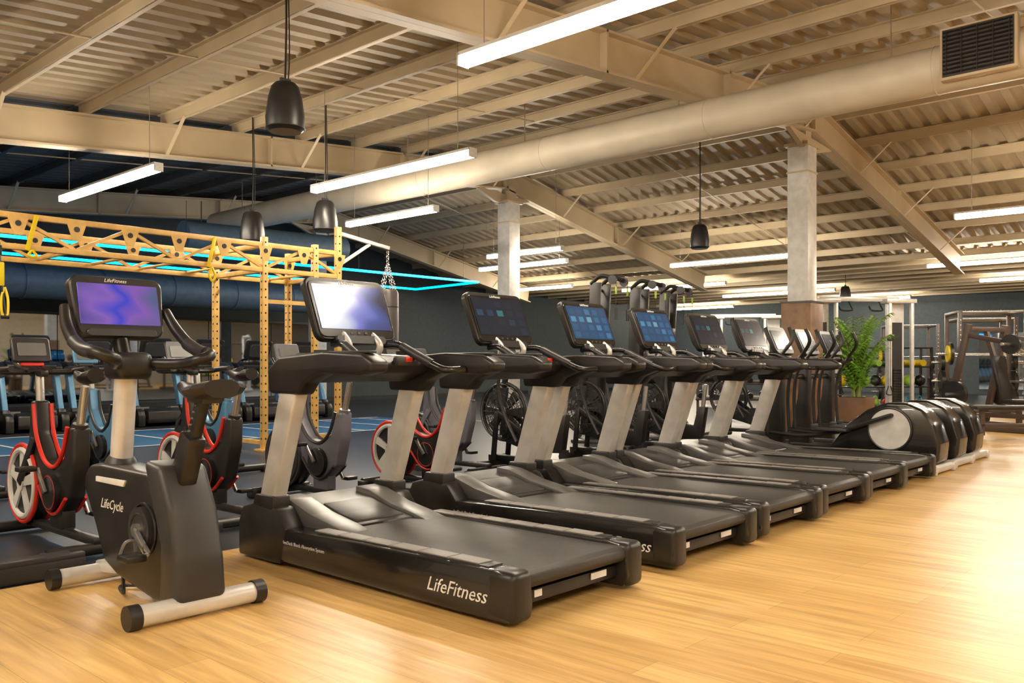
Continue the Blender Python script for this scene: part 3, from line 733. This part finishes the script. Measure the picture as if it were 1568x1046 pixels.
def rack_mesh(m):
    b = MB()
    for sx in (-.6, .6):
        for sy in (0, 1.1): b.box((sx, sy, 1.1), (.075, .075, 2.2), m, .006)
        b.box((sx, .55, .04), (.075, 1.5, .08), m, .006); b.box((sx, .55, 2.17), (.075, 1.1, .06), m, .006); b.box((sx, .55, .75), (.05, 1.1, .05), m, .006)
        for k in range(18): b.cyl((sx, -.039, .3+k*.1), (sx, -.036, .3+k*.1), .012, STEEL, seg=6)
        b.box((sx, -.09, 1.28), (.05, .12, .03), m)
        for z in (.35, .75, 1.15): b.cyl((sx, 1.1, z), (sx+(.3 if sx > 0 else -.3), 1.1, z), .025, STEEL)
        for z, r in ((.35, .225), (.75, .225), (1.15, .17)):
            s = 1 if sx > 0 else -1; b.cyl((sx+s*.06, 1.1, z), (sx+s*.13, 1.1, z), r, BLACK, seg=28)
    b.box((0, 1.1, 2.17), (1.2, .075, .075), m, .006); b.box((0, 1.1, .1), (1.2, .075, .075), m, .006); b.cyl((-.6, 0, 2.17), (.6, 0, 2.17), .02, STEEL)
    b.cyl((-1.05, -.11, 1.32), (1.05, -.11, 1.32), .014, STEEL, seg=10)
    for s in (-1, 1):
        b.cyl((s*.78, -.11, 1.32), (s*.83, -.11, 1.32), .225, BLACK, seg=28); b.cyl((s*.83, -.11, 1.32), (s*.87, -.11, 1.32), .17, YEL, seg=28); b.cyl((s*.7, -.11, 1.32), (s*1.08, -.11, 1.32), .025, STEEL)
    return b.mesh('squat_rack')
RM = rack_mesh(RACKB)
for x, y in ((19.3, 4.4), (22.3, 5.2), (24.5, 7.5)): place(RM, 'squat_rack', (x, y, 0), -62)
b = MB()
for sg in (-1, 1):
    b.beam((sg*.55, .75, .05), (sg*.5, .35, 1.78), .08, .10, RACKB, .01)
    b.box((sg*.55, .1, .05), (.09, 1.6, .09), RACKB, .012)
    b.beam((sg*.5, .4, 1.6), (sg*.62, -.55, 1.42), .06, .08, RACKB, .01)
    b.cyl((sg*.62, -.5, 1.42), (sg*.95, -.5, 1.42), .025, STEEL)
    b.cyl((sg*.68, -.5, 1.42), (sg*.73, -.5, 1.42), .16, BLACK, seg=28)
    b.tube([(sg*.62, -.5, 1.40), (sg*.5, -.62, 1.28), (sg*.3, -.62, 1.25)], .02, STEEL, seg=8)
    b.cyl((sg*.55, .5, .6), (sg*.88, .5, .6), .025, STEEL); b.cyl((sg*.62, .5, .6), (sg*.7, .5, .6), .22, BLACK, seg=28)
b.beam((-.5, .37, 1.7), (.5, .37, 1.7), .08, .08, RACKB, .01); b.beam((-.55, .7, .2), (.55, .7, .2), .08, .08, RACKB, .01)
b.box((0, -.2, .48), (.36, .42, .08), BLACK, .03); b.beam((0, .02, .5), (0, .18, 1.25), .32, .08, BLACK, .03)
b.box((0, 0, .24), (.08, .9, .08), RACKB, .01); b.beam((0, -.2, .05), (0, -.2, .46), .07, .07, RACKB); b.beam((0, .2, 1.1), (0, .38, 1.7), .07, .07, RACKB)
b.box((0, -.55, .05), (.6, .08, .08), RACKB, .01)
PLM = b.mesh('plate_loaded_press'); place(PLM, 'plate_loaded_press', (16.3, 3.5, 0), -20); place(PLM, 'plate_loaded_press', (18.6, 2.2, 0), -35)
b = MB()
b.box((0, .1, .46), (.28, .95, .07), BLACK, .02); b.beam((0, -.5, .48), (0, -.95, 1.0), .28, .07, BLACK, .02)
b.box((0, 0, .2), (.06, 1.3, .06), RACKB, .008)
for y in (-.6, .6): b.box((0, y, .03), (.5, .07, .06), RACKB, .008); b.box((0, y*.75, .25), (.06, .06, .4), RACKB)
b.obj('weight_bench', (14.4, 3.0, 0), 35)

# storage shelf
b = MB()
for sx in (-1.1, 1.1):
    for sy in (-.2, .2): b.box((sx, sy, .75), (.05, .05, 1.5), BLACK, .004)
cols = [YEL, GREEN, RED, TEAL, mat('orange_plastic', (.8, .2, .02), .5), BLACK]
def ball(c, r, m):
    bb = bmesh.new(); bmesh.ops.create_uvsphere(bb, u_segments=14, v_segments=9, radius=r)
    for v in bb.verts: v.co += Vector(c)
    b.bm(bb, m)
for k, z in enumerate((.15, .6, 1.05, 1.48)):
    b.box((0, 0, z), (2.2, .45, .03), BLACK, .004)
    if k < 3:
        for i in range(8):
            if k == 0:
                ball((-.95+i*.27, 0, z+.105), .09, cols[(i//2) % 5]); b.ring((-.95+i*.27, 0, z+.20), .045, .013, cols[(i//2) % 5], axis='y', n=12, seg=6)
            elif k == 1:
                ball((-.95+i*.27, 0, z+.145), .13, [YEL, YEL, GREEN, BLACK][i % 4])
            else: b.cyl((-.95+i*.27, -.15, z+.09), (-.95+i*.27, .18, z+.09), .075, [TEAL, GREEN, BLACK, YEL][(i//2) % 4], seg=14)
SH = b.mesh('equipment_storage_shelf')
place(SH, 'equipment_storage_shelf', (20.1, 6.85, 0), -40)

# dumbbell rack
b = MB()
for k in range(3):
    z = .35+k*.35; b.box((0, .12*k, z), (2.4, .28, .04), RACKB, .006, rot=Matrix.Rotation(D2R(15), 3, 'X'))
    for i in range(9):
        x = -1.08+i*.27
        for s in (-1, 1): b.cyl((x, .12*k+s*.06, z+.08+s*.01), (x, .12*k+s*.14, z+.08+s*.03), .065, BLACK, seg=12)
        b.cyl((x, .12*k-.06, z+.08), (x, .12*k+.06, z+.08), .018, STEEL, seg=8)
for s in (-1.15, 1.15): b.beam((s, -.1, 0), (s, .35, 1.25), .06, .06, RACKB); b.box((s, .1, .03), (.07, .7, .06), RACKB)
DM = b.mesh('dumbbell_rack'); place(DM, 'dumbbell_rack', (18.0, 9.0, 0), -60); place(DM, 'dumbbell_rack', (26, 4.0, 0), -80)

# ------------------------------------------------------------------ world, camera
w = bpy.data.worlds.new('World'); scene.world = w; w.use_nodes = True
w.node_tree.nodes['Background'].inputs['Color'].default_value = (1.0, .84, .64, 1); w.node_tree.nodes['Background'].inputs['Strength'].default_value = .3
cam = bpy.data.cameras.new('Camera'); co = bpy.data.objects.new('Camera', cam); scene.collection.objects.link(co)
cam.sensor_width = 36; cam.lens = 1320/1568*36; cam.shift_y = 37/1568; cam.clip_end = 200
co.location = (0, 0, 1.08); co.rotation_euler = (D2R(90), 0, D2R(-48))
scene.camera = co
scene.view_settings.view_transform = 'Standard'
scene.view_settings.exposure = 0.0
